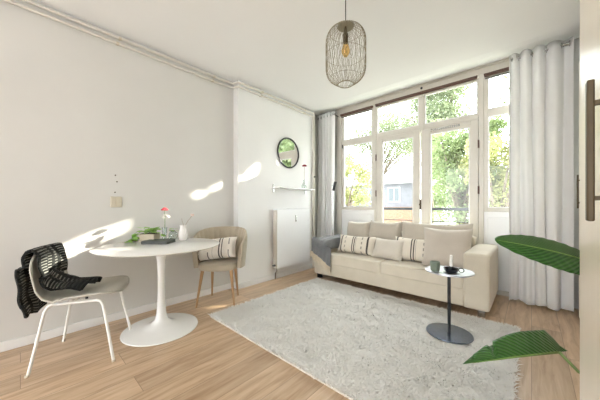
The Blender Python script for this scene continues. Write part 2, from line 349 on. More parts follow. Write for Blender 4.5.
for lab, x0, x1, z in (('dark brown rolled blind above the left tall window', -2.53, -1.91, 2.655), ('long dark brown rolled blind across both doors', -1.865, -.50, 2.66), ('short dark brown rolled blind beside the right curtain', -.435, .165, 2.655)):
    t = thing('window_blind', lab, 'blind', ((x0+x1)/2, YW-.045, z+.015), 0, 'rolled blinds along the window head'); w = (x1-x0)/2
    MB().box(-w, w, -.012, .028, .010, .030).obj('headrail', 'brown', t, bevel=.004)
    MB().tube([(-w+.005, .008, .002), (w-.005, .008, .002)], .012, 12).obj('roll', 'brown', t)
    MB().box(-w+.01, w-.01, .0, .016, -.034, -.026).obj('bottom_rail', 'dark' if w < .5 else 'frame', t, bevel=.002)

# ---------------------------------------------------------------- heating pipes
def pipe(lab, dz, dx, clips):
    t = thing('heating_pipe', lab, 'pipe', (XB, YB, H-dz), 0, 'heating pipes under the ceiling'); L = lambda x, y, z: (x-XB, y-YB, z-(H-dz))
    z = H-dz; a = XL+.03; c = XB+.03
    MB().tube([L(a, -5.2, z), L(a, YE-.06, z), L(a+.02, YE-.04, z), L(c-.02, YE-.025, z), L(c, YE, z), L(c, YB-.045-dx, z), L(c, YB-.03-dx, z-.015), L(c, YB-.03-dx, .02)], .0115, 10).obj('tube', 'frame', t)
    for y in clips:
        x = a if y < YE else c
        MB().tube([L(x, y, z), L(x, y+.022, z)], 0.0148, 10).box(*[q for q in (x-.03-XB, x-XB, y-YB, y+.02-YB)], -.006, .006).obj('pipe_clip', 'cream', t)
pipe('upper cream heating pipe just below the ceiling on the left wall', .045, 0, (.62, 1.58, 2.25, 3.15))
pipe('lower cream heating pipe running below the ceiling pipe', .10, .035, (.60, 1.56, 2.23, 3.13))
k = thing('pipe_valve', 'small black knob on the corner pipe above the wall shelf', 'knob', (XB+.055, YB-.05, 1.56))
MB().lathe([(.012, -.012), (.016, -.006), (.016, .006), (.01, .013)], n=14).obj('knob_cap', 'dark', k)
MB().tube([(-.028, 0, 0), (0, 0, 0)], .006, 8).obj('spindle', 'chrome', k)

# ---------------------------------------------------------------- radiator
t = thing('radiator', 'white flat panel radiator on the wall under the shelf', 'radiator', (XB, 2.83, .165))
fp = MB().box(.085, .095, -.355, .375, .0, .85)
for k in range(25): fp.box(.095, .0965, -.345+k*.0285, -.320+k*.0285, .015, .835)
fp.obj('front_panel', 'rad', t, bevel=.002)
MB().box(.02, .03, -.35, .37, .02, .83).obj('rear_panel', 'rad', t, bevel=.003)
for y in (-.361, .376): MB().box(.018, .098, y, y+.006, .0, .84).obj('side_panel', 'frame', t)
g = MB()
g.box(.015, .10, -.361, .382, .848, .854)
for k in range(30): g.box(.02, .095, -.35+k*.0243, -.346+k*.0243, .854, .86)
g.obj('top_grille', 'rad', t)
MB().tube([(.06, -.33, .0), (.06, -.33, -.05), (.03, -.33, -.07), (.03, -.33, -.163)], .009, 8).obj('supply_pipe', 'chrome', t)
MB().tube([(.06, -.37, .05), (.06, -.405, .05)], [.018, .015], 14).obj('valve', 'dark', t)
MB().box(.0965, .112, .02, .042, .66, .76).obj('heat_meter', 'chrome', t, bevel=.003)
for y in (-.28, .28): MB().box(.001, .022, y, y+.03, .1, .8).obj('bracket', 'dark', t)
# ---------------------------------------------------------------- mirror
t = thing('wall_mirror', 'round wall mirror with thin black frame above the shelf', 'mirror', (XB, 2.79, 1.885))
def ring(mb, r, rt, n=64, k=10, x=.0):
    pts = []
    def f(u, v):
        a = u*2*PI; b = v*2*PI; rr = r+rt*math.cos(b)
        return (x+rt*math.sin(b), rr*math.cos(a), rr*math.sin(a))
    return mb.grid(f, n, k)
ring(MB(), .225, .012, x=.014).obj('mirror_frame', 'dark', t)
MB().add([(.012, .222*math.cos(2*PI*i/64), .222*math.sin(2*PI*i/64)) for i in range(64)]+[(.002, .222*math.cos(2*PI*i/64), .222*math.sin(2*PI*i/64)) for i in range(64)],
         [tuple(range(64)), tuple(range(64, 128))[::-1]]+[(i, (i+1) % 64, 64+(i+1) % 64, 64+i) for i in range(64)]).obj('mirror_glass', 'mirror', t)
# ---------------------------------------------------------------- shelf and vase
t = thing('wall_shelf', 'narrow white shelf on metal brackets above the radiator', 'shelf', (XB, 2.86, 1.30))
MB().box(0, .16, -.40, .42, .028, .044).obj('shelf_board', 'gloss', t, bevel=.003)
for y in (-.375, .33): MB().box(0, .012, y-.012, y+.012, -.03, .085).box(.0, .14, y-.006, y+.006, .018, .03).obj('shelf_bracket', 'chrome', t, bevel=.002)
t = thing('bud_vase', 'clear glass bud vase with one dark red flower on wall shelf', 'vase', (XB+.09, 3.06, 1.3445))
MB().lathe([(.0, 0), (.036, .0), (.044, .02), (.040, .05), (.014, .09), (.011, .13), (.015, .14), (.012, .14), (.008, .128), (.010, .09), (.036, .05), (.040, .02), (.0, .004)], n=24).obj('glass_body', 'gclear', t)
MB().tube([(0, 0, .01), (.004, .003, .15), (.01, .0, .27), (.012, .0, .365)], .0022, 6).obj('stem', 'drystem', t)
fl = MB()
for i in range(3):
    for k in range(7):
        a = 2*PI*k/7+i*.4; rr = .012+.008*i
        fl.ball((.012+rr*math.cos(a), rr*math.sin(a), .375-.006*i), .013, 8, 6, (1, 1, .7))
fl.obj('flower_head', 'darkred', t)

# ---------------------------------------------------------------- switch and wall plugs
t = thing('light_switch', 'cream double light switch on the left wall', 'switch', (XL, .605, 1.06))
MB().box(0, .011, -.045, .045, 0, .10).obj('switch_plate', 'cream', t, bevel=.004)
for y in (-.021, .021): MB().box(.011, .016, y-.017, y+.017, .02, .08).obj('rocker', 'cream', t, bevel=.002)
for y, z, l in ((.600, 1.36, 'topmost tiny dark screw in the wall above light switch'), (.612, 1.30, 'middle tiny dark screw in wall above light switch'), (.597, 1.20, 'lowest tiny dark screw just above the light switch')):
    tag(MB().ball((XL+.003, y, z), .0065, 8, 6, (.7, 1, 1)).obj('wall_screw', 'bronze'), l, 'screw', 'screws in the wall above the switch')

# ---------------------------------------------------------------- curtains
def curtain(name_l, x0, x1, y, ztop, zbot, folds, label, seed, flare, rodx, amp=.045, pw=1.0):
    rnd = random.Random(seed); ph = [rnd.uniform(0, 6) for _ in range(6)]
    t = thing('curtain', label, 'curtain', ((x0+x1)/2, y, zbot), 0, 'white curtains either side of the window'); cx = (x0+x1)/2
    def f(u, v):
        s = v                                            # 0 bottom, 1 top
        w = folds*2*PI*(u**pw+.03*math.sin(u*5+ph[0]))
        am = amp*(.85+.35*math.sin(u*4+ph[1])*(1-s))
        yy = am*math.sin(w)+.012*math.sin(2.3*w+ph[2])*(1-s)+.012*math.sin(3*s+5*u+ph[3])
        yy -= flare*(1-s)**2*(.5+.5*math.sin(u*7+ph[4]))
        x = x0+(x1-x0)*u+(.35*am*math.cos(w)+.025*(1-s)*math.sin(u*6+ph[5]+s*2))*min(1, 6*u, 6*(1-u))
        z = zbot+(ztop-zbot)*s+(.012*math.sin(w*.5+ph[2]) if v == 0 else 0)+.01
        return (x-cx, yy, z-zbot)
    MB().grid(f, int(folds*18), 36).obj('cloth', 'curtain', t, solid=.003, angle=180)
    rod = MB().tube([(rodx[0]-cx, 0, ztop-zbot-.045), (rodx[1]-cx, 0, ztop-zbot-.045)], .011, 12); rod.obj('curtain_rod', 'chrome', t)
    e = rodx[1] if abs(rodx[2]-rodx[1]) < .01 else rodx[0]
    MB().tube([(e-cx-.012, 0, ztop-zbot-.045), (e-cx+.012, 0, ztop-zbot-.045)], .018, 14).obj('finial', 'chrome', t)
    MB().box(e-cx-.03, e-cx-.018, -.006, .19, ztop-zbot-.052, ztop-zbot-.038).obj('rod_bracket', 'chrome', t)
    for k in range(int(folds*2)):
        u = (k+.5)/(folds*2); rg = MB()
        def g(a, b, u=u):
            A = a*2*PI; B = b*2*PI; rr = .024+.004*math.cos(B)
            return (x0+(x1-x0)*u-cx+.004*math.sin(B), rr*math.cos(A), ztop-zbot-.045+rr*math.sin(A))
        rg.grid(g, 16, 6).obj('eyelet', 'chrome', t)
    return t
curtain('r', -.185, .31, 3.70, 2.745, .015, 4.5, 'long white curtain right of the windows, falling behind big green leaf', 5, .05, (-.17, .265, .265), .042, .68)
curtain('l', -2.93, -2.56, 3.70, 2.715, .015, 5, 'long white curtain left of the windows behind sofa throw', 9, .02, (-2.92, -2.545, -2.545), .035)

# ---------------------------------------------------------------- floor lamp behind the sofa
t = thing('floor_lamp', 'slim floor lamp with tilted black spot head by left curtain', 'lamp', (-2.50, 3.56, 0))
MB().lathe([(.0, 0), (.10, 0), (.10, .012), (.02, .018), (.0, .018)], n=28).obj('base', 'dark', t)
MB().tube([(0, 0, .015), (0, 0, 1.41), (.03, -.03, 1.415)], .006, 8).obj('pole', 'chrome', t)
a = Vector((.055, -.045, 1.47)); b_ = Vector((-.0, -.03, 1.325))
MB().tube([a+Vector((.04, 0, 0)), a+Vector((.038, 0, -.01)), b_+Vector((.045, 0, 0))], [.022, .024, .024], 16).obj('lamp_head', 'iron', t)

# ---------------------------------------------------------------- pendant lamp
LX, LY, LZ = -.945, 1.505, 2.11; rL = .136; hL = .200
t = thing('pendant_lamp', 'brass wire cage pendant lamp hanging from the ceiling', 'lamp', (LX, LY, LZ-hL))
def prof(s):   # s 0..1 bottom to top -> radius, z
    z = -hL+2*hL*s; k = abs(z)-(hL-.115)
    r = rL if k <= 0 else rL*max(0, 1-(k/.115)**2.3)**.45
    if k <= 0: r = rL*(1-.015*(z/hL)**2)
    return max(r, .052), z+hL
for layer, (nn, off, sc_) in enumerate(((44, 0, 1.0), (22, .07, .96))):
    cg = MB()
    for k in range(nn):
        a0 = 2*PI*k/nn+off
        cg.tube([(prof(j/20)[0]*sc_*math.cos(a0+.05*math.sin(j)), prof(j/20)[0]*sc_*math.sin(a0+.05*math.sin(j)), prof(j/20)[1]) for j in range(21)], .0012, 4, False)
    if layer == 0:
        for sz, s_ in ((.003, 0.0), (.0012, .10), (.0012, .5), (.0012, .9), (.003, 1.0)):
            r_, z_ = prof(s_)
            cg.tube([(r_*math.cos(2*PI*q/40), r_*math.sin(2*PI*q/40), z_) for q in range(41)], sz, 5, False)
    cg.obj('wire_cage' if layer == 0 else 'inner_wires', 'brass', t)
MB().lathe([(.0, 0), (.055, 0), (.055, .004), (.012, .01), (.010, .03), (0, .03)], (0, 0, 2*hL-.006), 24).obj('top_plate', 'brass', t)
MB().lathe([(.0, 0), (.017, 0), (.019, .02), (.017, .055), (.012, .07), (.008, .11), (0, .11)], (0, 0, 2*hL-.115), 18).obj('socket', 'bronze', t)
MB().lathe([(.0, 0), (.012, .002), (.026, .025), (.028, .045), (.018, .08), (.013, .10), (0, .10)], (0, 0, 2*hL-.21), 20).obj('bulb', 'bulb', t)
MB().tube([(.006*math.cos(k), .006*math.sin(k), 2*hL-.19+k*.004) for k in range(14)], .0012, 4).obj('filament', 'filament', t)
MB().tube([(0, 0, 2*hL+.02), (0, 0, H-LZ+hL-.03)], .003, 6).obj('cord', 'dark', t)
MB().lathe([(.0, 0), (.045, 0), (.05, .006), (.05, .028), (0, .028)], (0, 0, H-LZ+hL-.03), 24).obj('ceiling_cup', 'brass', t)

# ---------------------------------------------------------------- sofa
SX0, SX1, SY0, SY1 = -2.405, -.288, 2.95, 3.80
t = thing('sofa', 'cream fabric three-seat sofa in front of the windows', 'sofa', ((SX0+SX1)/2, (SY0+SY1)/2, 0)); ox, oy = (SX0+SX1)/2, (SY0+SY1)/2
def sb(name, m, a, **k): return rbox(name, m, t, (a[0]-ox, a[1]-ox, a[2]-oy, a[3]-oy, a[4], a[5]), **k)
sb('base', 'sofa', (SX0+.21, SX1-.21, SY0+.004, SY1-.02, .075, .25), bevel=.012)
sb('armrest', 'sofa', (SX0, SX0+.215, SY0, SY1-.01, .065, .56), bevel=.028)
sb('armrest', 'sofa', (SX1-.215, SX1, SY0, SY1-.01, .065, .612), bevel=.028)
sb('backrest', 'sofa', (SX0+.205, SX1-.205, SY1-.17, SY1, .075, .70), bevel=.035)
for x0, x1 in ((SX0+.215, -1.366), (-1.364, SX1-.215)):
    sb('seat_cushion', 'sofa', (x0, x1, SY0-.004, SY1-.17, .235, .383), bevel=.022)
def softbox(w, d, h, p=.32, nu=20, nv=20, sag=0, pinch=.03):
    # puffy cushion: w along x, h along z, thickness d along y, origin at bottom centre
    mb = MB()
    for side in (-1, 1):
        def f(u, v):
            a = 2*u-1; c = 2*v-1
            e = max(0, (1-a**4)*(1-c**4))**p
            pin = 1-.06*(a*a*(1-c*c)*0+ (1-abs(c)**6)*0)
            x = a*w/2*(1-pinch*(1-c*c)); z = h/2+c*h/2*(1-pinch*(1-a*a))-sag*(1-a*a)*(1 if c > 0 else 0)*c
            return (x, side*d/2*e, z)
        mb.grid(f, nu, nv) if side == 1 else mb.grid(lambda u, v: f(1-u, v), nu, nv)
    return mb
def bc(x0, x1, zt, y, d=.19, lean=-.22, rz=0, p=.25):
    o = softbox(x1-x0, d, zt-.375, p, sag=.018).obj('back_cushion', 'cush', t, angle=80)
    o.location = ((x0+x1)/2-ox, y-oy, .375); o.rotation_euler = (lean, 0, rz)
bc(-2.19, -1.80, .84, 3.50); bc(-1.81, -1.33, .86, 3.49); bc(-1.34, -.51, .87, 3.50, .22)
for x, y in ((SX0+.06, SY0+.07), (SX1-.07, SY0+.07), (SX0+.06, SY1-.08), (SX1-.07, SY1-.08)):
    MB().box(x-ox-.03, x-ox+.03, y-oy-.03, y-oy+.03, 0, .068).obj('leg', 'dark' if x < -1 else 'chrome', t, bevel=.004)
def pillow(name, label, m, loc, w, h, d, rx, rz, group, ry=0):
    o = softbox(w, d, h, .5, sag=.008, pinch=.075).obj(name, m, None, angle=80)
    o.location = loc; o.rotation_euler = (rx, ry, rz); tag(o, label, 'pillow', group); return o
G = 'scatter pillows on the sofa'
pillow('throw_pillow', 'dark-striped cream pillow next to the grey throw on sofa', 'stripe', (-1.865, 3.21, .385), .58, .27, .17, -.34, .04, G)
pillow('throw_pillow', 'small plain beige pillow between the two striped sofa pillows', 'pillow', (-1.385, 3.16, .385), .42, .28, .16, -.46, -.10, G)
pillow('throw_pillow', 'dark-striped cream pillow leaning against the large plain pillow', 'stripe', (-1.07, 3.25, .385), .50, .30, .16, -.30, .06, G)
pillow('throw_pillow', 'large plain square beige pillow beside the right armrest', 'bigpil', (-.70, 3.18, .385), .50, .46, .20, -.36, .14, G)

# ---------------------------------------------------------------- throw over left armrest
t = thing('throw_blanket', 'grey throw with cream fringe draped over left sofa arm', 'blanket', (-2.30, 3.1, .56))
bx, by, bz = -2.30, 3.1, .56
path = [(3.62, .575), (3.3, .578), (3.02, .578), (2.955, .570), (2.928, .535), (2.922, .46), (2.920, .40), (2.920, .33)]
def along(path, s):
    L = [0]
    for a, b2 in zip(path, path[1:]): L.append(L[-1]+math.dist(a, b2))
    d = s*L[-1]
    for i in range(len(path)-1):
        if d <= L[i+1] or i == len(path)-2:
            k = (d-L[i])/(L[i+1]-L[i]); return [a+(b2-a)*k for a, b2 in zip(path[i], path[i+1])]
def f(u, v):
    y, z = along(path, v); x = -2.41+.34*u
    front = max(0, (v-.55)/.45)
    # the sheet spills over the inner edge of the arm on to the seat
    if x > -2.19:
        dx = x+2.19; x2 = -2.185+.04*dx; z2 = z-dx*1.25
        if y > 2.94: x, z = x2+.02, max(z2, .395)
    wr = .013*abs(math.sin(u*14+v*2))+.006*math.sin(v*19+u*9)
    z = z+wr*(1-front); y = y-front*(.012+abs(wr)*1.4)
    z += front*(-.19*u+.07)*1.0 if v > .7 else 0
    return (x-bx, y-by, z-bz)
MB().grid(f, 26, 44).obj('cloth', 'throw', t, solid=.009, off=1, angle=180)
fr = MB()
rnd = random.Random(3)
for k in range(46):
    u = k/45; x, y, z = f(u, 1)
    L = .085+rnd.uniform(-.015, .02)
    fr.tube([(x, y-.004, z+.012), (x+rnd.uniform(-.006, .006), y-.010, z-L*.5), (x+rnd.uniform(-.012, .012), y-.008, z-L)], [.0042, .004, .003], 5)
fr.obj('fringe', 'fringe', t)

# ---------------------------------------------------------------- rug
RX0, RX1, RY0, RY1 = -2.31, -.045, 1.195, 2.90
def rug_h(x, y): return .018+.004*math.sin(x*9+y*4)+.004*math.sin(y*13-x*5)
rg = MB(); nx, ny = 60, 46
rug = tag(MB().box(RX0+.032, RX1-.032, RY0+.032, RY1-.032, .001, .014).obj('rug', 'rugbase', bevel=.004), 'large cream shaggy wool rug on the oak floor', 'rug')
pm = MB(); rnd = random.Random(11)
vs = []; fs = []
nt_ = 85000
for i in range(nt_):
    x = rnd.uniform(RX0+.03, RX1-.03); y = rnd.uniform(RY0+.03, RY1-.03)
    a = rnd.uniform(0, 2*PI); cl = math.sin(x*23+math.sin(y*17)*2)+math.sin(y*29+x*7)
    lean = .018+.018*rnd.random(); h_ = .020+.009*rnd.random()+.003*cl
    dx, dy = math.cos(a)*lean, math.sin(a)*lean; wx, wy = -math.sin(a)*.0034, math.cos(a)*.0034
    o = len(vs)
    vs += [(x-wx, y-wy, .012), (x+wx, y+wy, .012), (x+dx*.45+wx*1.2, y+dy*.45+wy*1.2, .012+h_*.7), (x+dx*.45-wx*1.2, y+dy*.45-wy*1.2, .012+h_*.7), (x+dx*1.3, y+dy*1.3, .012+h_)]
    fs += [(o, o+1, o+2, o+3), (o+3, o+2, o+4)]
pm.v = vs; pm.f = fs
pl = pm.obj('pile', 'rug', rug, smooth=False); pl['kind'] = 'stuff'

# ---------------------------------------------------------------- side table with cup and candle
t = thing('side_table', 'round black metal side table standing on the rug', 'table', (-.495, 2.345, .037))
MB().lathe([(0, 0), (.165, 0), (.168, .004), (.165, .010), (.02, .013), (0, .013)], n=48).obj('base', 'darkgloss', t)
MB().lathe([(.0125, .012), (.0125, .50), (0, .50)], n=16).obj('pole', 'iron', t)
MB().lathe([(0, 0), (.170, 0), (.173, .003), (.173, .011), (.169, .013), (.166, .009), (0, .009)], (0, 0, .50), 48).obj('tabletop', 'glaremetal', t)
TZ = .037+.509
t = thing('cup', 'small green ceramic cup on the black side table', 'cup', (-.578, 2.262, TZ))
MB().lathe([(0, 0), (.026, 0), (.033, .008), (.037, .06), (.036, .078), (.033, .078), (.033, .06), (.029, .012), (0, .010)], n=28).obj('cup_body', 'ceramic_g', t)
t = thing('candle_holder', 'black iron chamberstick with looped handle on side table', 'candle holder', (-.475, 2.318, TZ))
MB().lathe([(0, 0), (.034, 0), (.048, .010), (.054, .028), (.052, .030), (.044, .014), (.018, .010), (.016, .045), (.012, .045), (.012, .012), (0, .012)], n=28).obj('dish', 'iron', t)
MB().tube([(.05+.018*(1-math.cos(a)), .01, .022+.016*math.sin(a)) for a in [k*PI*2/14 for k in range(15)]], .0035, 8, False).obj('handle', 'iron', t)
tag(MB().lathe([(0, 0), (.0108, 0), (.0105, .118), (.006, .122), (0, .122)], (-.475, 2.318, TZ+.0125), 16).obj('candle', 'candle'), 'white stick candle standing in the black iron holder', 'candle')

# ---------------------------------------------------------------- tulip table and the things on it
TX, TY, TT = -2.400, .832, .732
t = thing('dining_table', 'white round pedestal dining table with trumpet base', 'table', (TX, TY, 0))
MB().lathe([(0, 0), (.292, 0), (.298, .004), (.296, .010), (.24, .018), (.15, .030), (.085, .05), (.052, .085), (.038, .14), (.032, .22), (.029, .36), (.030, .50), (.036, .60), (.05, .66), (.08, .70), (.10, .708), (0, .708)], n=56).obj('pedestal', 'gloss', t)
MB().lathe([(0, TT-.024), (.31, TT-.024), (.455, TT-.018), (.483, TT-.008), (.487, TT-.003), (.482, TT), (0, TT)], n=80).obj('tabletop', 'gloss', t)
# book
bkx, bky = -2.525, .855
t = thing('book', 'thick dark hardback book lying on the white table', 'book', (bkx, bky, TT), R(42))
MB().box(-.115, .115, -.08, .08, .0, .004).box(-.115, .115, -.08, .08, .024, .028).box(-.115, -.111, -.08, .08, 0, .028).obj('cover', 'book', t, bevel=.001)
MB().box(-.110, .111, -.077, .077, .004, .024).obj('pages', 'book', t)
def potleaf(mb, c, s, ax, ay):
    # a heart-shaped leaf, two bent halves
    ca, sa = math.cos(ax), math.sin(ax)
    pts = [(0, 0), (.45, .18), (.52, .5), (.33, .85), (0, 1.15), (-.33, .85), (-.52, .5), (-.45, .18)]
    v = []
    for x, y in pts:
        z = -abs(x)*.3-y*y*.35; X = x*s; Y = y*s*math.cos(ay)-z*s*math.sin(ay); Z = y*s*math.sin(ay)+z*s*math.cos(ay)
        v.append((c[0]+X*ca-Y*sa, c[1]+X*sa+Y*ca, c[2]+Z))
    mb.add(v, [(0, 1, 2, 3, 4), (0, 4, 5, 6, 7)])
px_, py_ = -2.70, .83
t = thing('potted_pothos', 'trailing bright green pothos in a beige box planter', 'plant', (px_, py_, TT), R(40))
MB().box(-.075, .075, -.05, .05, 0, .075).obj('planter', 'planter', t, bevel=.006)
MB().box(-.068, .068, -.043, .043, .06, .078).obj('soil', 'soil', t)
rnd = random.Random(21); lf = MB(); st = MB()
for k in range(24):
    a = rnd.uniform(0, 2*PI); r0 = rnd.uniform(.0, .05); x0, y0 = r0*math.cos(a)*1.3, r0*math.sin(a)*.7
    x1, y1, z1 = x0*1.6, y0*1.6, .10+rnd.uniform(0, .035)
    st.tube([(x0*.5, y0*.5, .07), (x0, y0, .10), (x1, y1, z1)], .0013, 4)
    potleaf(lf, (x1, y1, z1), rnd.uniform(.045, .062), rnd.uniform(0, 6.28), rnd.uniform(-.3, .6))
for base, ln, seed in (((-.07, -.02), 5, 1), ((-.05, -.06), 6, 2), ((-.10, .0), 4, 4)):
    rr = random.Random(seed); p = [(base[0]*.5, base[1]*.5, .09), (base[0], base[1], .105)]
    for j in range(ln):
        q = p[-1]; p.append((max(-.165, q[0]-.024+rr.uniform(-.01, .006)), q[1]+rr.uniform(-.022, .012), max(.012, q[2]-.026)))
        potleaf(lf, p[-1], rr.uniform(.042, .056), rr.uniform(0, 6.28), rr.uniform(-.6, .3))
    st.tube(p, .0014, 4)
for j in range(5):
    q = (.07+.022*j, -.02+.01*math.sin(j*2), .10-.008*j); potleaf(lf, q, .030, rnd.uniform(0, 6), rnd.uniform(-.3, .5))
lf.obj('foliage', 'ivy', t, solid=.0006); st.obj('stem', 'stem', t)
# glass with red flower
t = thing('flower_vase', 'tall clear glass vase with a red flower on white table', 'vase', (-2.60, .93, TT))
MB().lathe([(0, 0), (.024, 0), (.024, .004), (.020, .03), (.022, .12), (.026, .135), (.024, .135), (.019, .12), (.017, .03), (.02, .008), (0, .008)], n=24).obj('glass_body', 'gclear', t)
MB().tube([(0, 0, .01), (.003, .0, .12), (-.006, .003, .22), (-.016, .006, .300)], .002, 6).obj('stem', 'stem', t)
fl = MB()
for i in range(3):
    for k in range(9-2*i):
        a = 2*PI*k/(9-2*i)+i*.5; rr = .022-.008*i
        fl.ball((-.016+rr*math.cos(a), .006+rr*math.sin(a), .303+.007*i), .012, 8, 6, (1, 1, .55))
fl.obj('flower_head', 'red', t)
pw = MB()
for k in range(7):
    a = 2*PI*k/7; potleaf(pw, (.008+.010*math.cos(a), .004+.010*math.sin(a), .225+.012*(k % 3)), .040, a, .6)
MB().tube([(0, 0, .02), (.008, .004, .232)], .0015, 5).obj('stem', 'stem', t)
pw.obj('white_blossom', 'porcelain', t, solid=.0006)
# round white bud bowl
t = thing('round_vase', 'small round white glass vase between flower vase and jug', 'vase', (-2.63, 1.02, TT))
MB().lathe([(0, 0), (.022, 0), (.040, .018), (.046, .045), (.038, .075), (.020, .09), (.022, .098), (.018, .098), (.016, .09), (.034, .073), (.042, .045), (.036, .02), (0, .006)], n=28).obj('vase_body', 'gclear', t)
rnd = random.Random(5); lf2 = MB()
for k in range(9): potleaf(lf2, (rnd.uniform(-.02, .02), rnd.uniform(-.02, .02), .10+rnd.uniform(-.01, .02)), .026, rnd.uniform(0, 6.28), rnd.uniform(-.2, .6))
lf2.obj('leaves', 'ivy', t, solid=.0006)
MB().tube([(0, 0, .01), (0, 0, .105)], .0015, 5).obj('stem', 'stem', t)
# white jug with branch
t = thing('ceramic_jug', 'white ribbed ceramic jug holding a dry blossom branch', 'jug', (-2.555, 1.085, TT))
pr = [(0, 0), (.030, 0), (.036, .01), (.040, .04), (.038, .08), (.030, .11), (.027, .13), (.032, .148), (.028, .146), (.024, .128), (.030, .08), (.032, .04), (.026, .012), (0, .010)]
MB().lathe(pr, n=30).obj('jug_body', 'porcelain', t)
MB().tube([(.030, .0, .12), (.055, .0, .115), (.060, .0, .08), (.038, .0, .05)], .004, 8).obj('handle', 'porcelain', t)
MB().tube([(0, 0, .02), (.005, .01, .13), (.02, .04, .19), (.04, .075, .245)], .002, 6).tube([(.005, .01, .13), (-.02, .0, .19), (-.03, .0, .215)], .0015, 5).obj('branch', 'drystem', t)
bb = MB()
for k in range(7):
    a = k*.9; bb.ball((.04+.010*math.cos(a), .075+.010*math.sin(a), .245+.004*(k % 3)), .009, 8, 6)
bb.obj('blossom', 'petalw', t)

# ---------------------------------------------------------------- shell chair with knitted blanket
t = thing('shell_chair', 'grey beige shell chair on white steel legs near table', 'chair', (-2.44, .338, 0), R(-26.6))
shell_path = [(.235, .432), (.215, .446), (.15, .452), (.05, .446), (-.06, .440), (-.15, .447), (-.205, .472), (-.238, .52), (-.256, .59), (-.266, .64), (-.277, .70), (-.285, .74), (-.287, .757)]
def width(v):
    if v < .45: w = .225-.05*max(0, (.10-v)/.10)**2
    else: w = .225-.03*((v-.45)/.55)
    if v > .86: w *= math.sqrt(max(.0, 1-((v-.86)/.145)**2))*.999+.001
    if v < .06: w *= math.sqrt(max(.2, 1-((.06-v)/.075)**2))
    return w
def spoint(a, v, off=0):
    y, z = along(shell_path, v); y2, z2 = along(shell_path, min(1, v+.02)); y1, z1 = along(shell_path, max(0, v-.02))
    n = Vector((0, z2-z1, -(y2-y1))).normalized()
    if n.z < 0 and v < .4: n = -n
    c = width(v)
    lift = .028*a**4 if v < .45 else .028*a*a+.012*a**4
    bend = Vector((0, .0, 1)) if v < .45 else Vector((0, .9, .1))
    k = min(1, max(0, (v-.38)/.14)); bend = Vector((0, k, 1-k))
    p = Vector((a*c, y, z))+bend*lift+(Vector((0, 1, 0))*k+Vector((0, 0, 1))*(1-k))*off
    return p
MB().grid(lambda u, v: spoint(2*u-1, v), 24, 50).obj('shell', 'shell', t, solid=.010, angle=180)
for s in (-1, 1):
    MB().tube([(s*.222, -.232, 0), (s*.19, -.165, .385), (s*.185, -.150, .412), (s*.18, -.13, .422), (s*.18, .11, .422), (s*.185, .135, .414), (s*.19, .15, .39), (s*.228, .222, 0)], .0095, 10).obj('leg_frame', 'steel_w', t)
    for y, q in ((-.235, 0), (.222, 1)): MB().tube([(s*.228, y, 0), (s*.2275, y*.995, .012)], .0115, 10).obj('foot_cap', 'cream', t)
MB().tube([(-.18, -.02, .422), (.18, -.02, .422)], .008, 8).obj('cross_bar', 'steel_w', t)
MB().tube([(.08, .02, .43), (.08, .02, .408)], .009, 8).obj('bolt', 'dark', t)
t = thing('knitted_blanket', 'black and white knitted blanket slung over shell chair back', 'blanket', (-2.44, .338, 0), R(-26.6))
bp = [(-.285, .335), (-.295, .45), (-.303, .56), (-.306, .66), (-.309, .738), (-.297, .776), (-.272, .774), (-.246, .73), (-.226, .66), (-.203, .595), (-.175, .535), (-.14, .49), (-.09, .472), (-.04, .467), (.0, .468)]
def bl(u, v):
    y, z = along(bp, v); a = u
    half = .172+.03*math.sin(v*5)-.02*v
    cx_ = -.035+.01*math.sin(v*7)+.10*max(0, 1-abs(v-.80)/.25)
    x = cx_+(a-.5)*2*half
    fold = .016*abs(math.sin(a*PI*3+.4))+.006*math.sin(v*31+a*4)
    if v < .36: y -= fold
    elif v < .72: y += fold+.02*(2*a-1)**2; z += .3*fold
    else: z += fold*1.4+.035*(1-abs(2*a-1)); y += .08*(1-abs(2*a-.8))*(v-.72)/.28
    if v > .75:
        x = cx_+(a-.5)*2*half*(1-.30*(v-.75)/.25)
        z += .028*math.sin((v-.75)/.25*PI)
    if v < .08: z += .012*math.sin(a*9)
    return (x, y, z)
MB().grid(bl, 40, 110).obj('knit_cloth', 'knit', t, solid=.016, off=0, angle=180)

# ---------------------------------------------------------------- tub chair with pillow
cxx, cyy = -2.588, 1.515
t = thing('tub_chair', 'beige channel-tufted tub chair with wooden legs beside radiator wall', 'chair', (cxx, cyy, 0), R(-136.7))
def seat(u, v):
    a = u*2*PI; e = 3.0; c, s = math.cos(a), math.sin(a)
    r = (abs(c)**e+abs(s)**e)**(-1/e)
    prof_ = [(.0, .385), (.88, .385), (.97, .392), (1.0, .41), (.995, .435), (.93, .453), (.5, .461), (0, .463)]
    rr, z = along(prof_, v)
    return (rr*r*.213*c, .02+rr*r*.213*s, z)
MB().grid(seat, 40, 30).obj('seat', 'tub', t, angle=60)
def backf(inner):
    def f(u, v):
        A = R(-90)+R(230)*(u-.5)                 # -90deg is the back (local -y)
        q = abs(u-.5)*2
        top = .815-.16*q**3.2; z = .40+(top-.40)*v
        rad = .222+.033*v + (0 if inner else .042)
        rip = (.0075*abs(math.sin(u*PI*17)) if inner else .003*abs(math.sin(u*PI*17)))
        if inner: rad -= rip*(min(1, v*4))
        else: rad += rip
        fl_ = 1.0+.03*q
        edge = .018*(v**8)*(1 if inner else -1)
        return ((rad+edge)*math.cos(A)*fl_, .01+(rad+edge)*math.sin(A)*1.0-.05*v*(1-q), z)
    return f
bk = MB(); nu, nv = 136, 18
fi, fo = backf(True), backf(False)
vs = [fi(i/nu, j/nv) for j in range(nv+1) for i in range(nu+1)]+[fo(i/nu, j/nv) for j in range(nv+1) for i in range(nu+1)]
W_ = nu+1; O = W_*(nv+1); fs = []
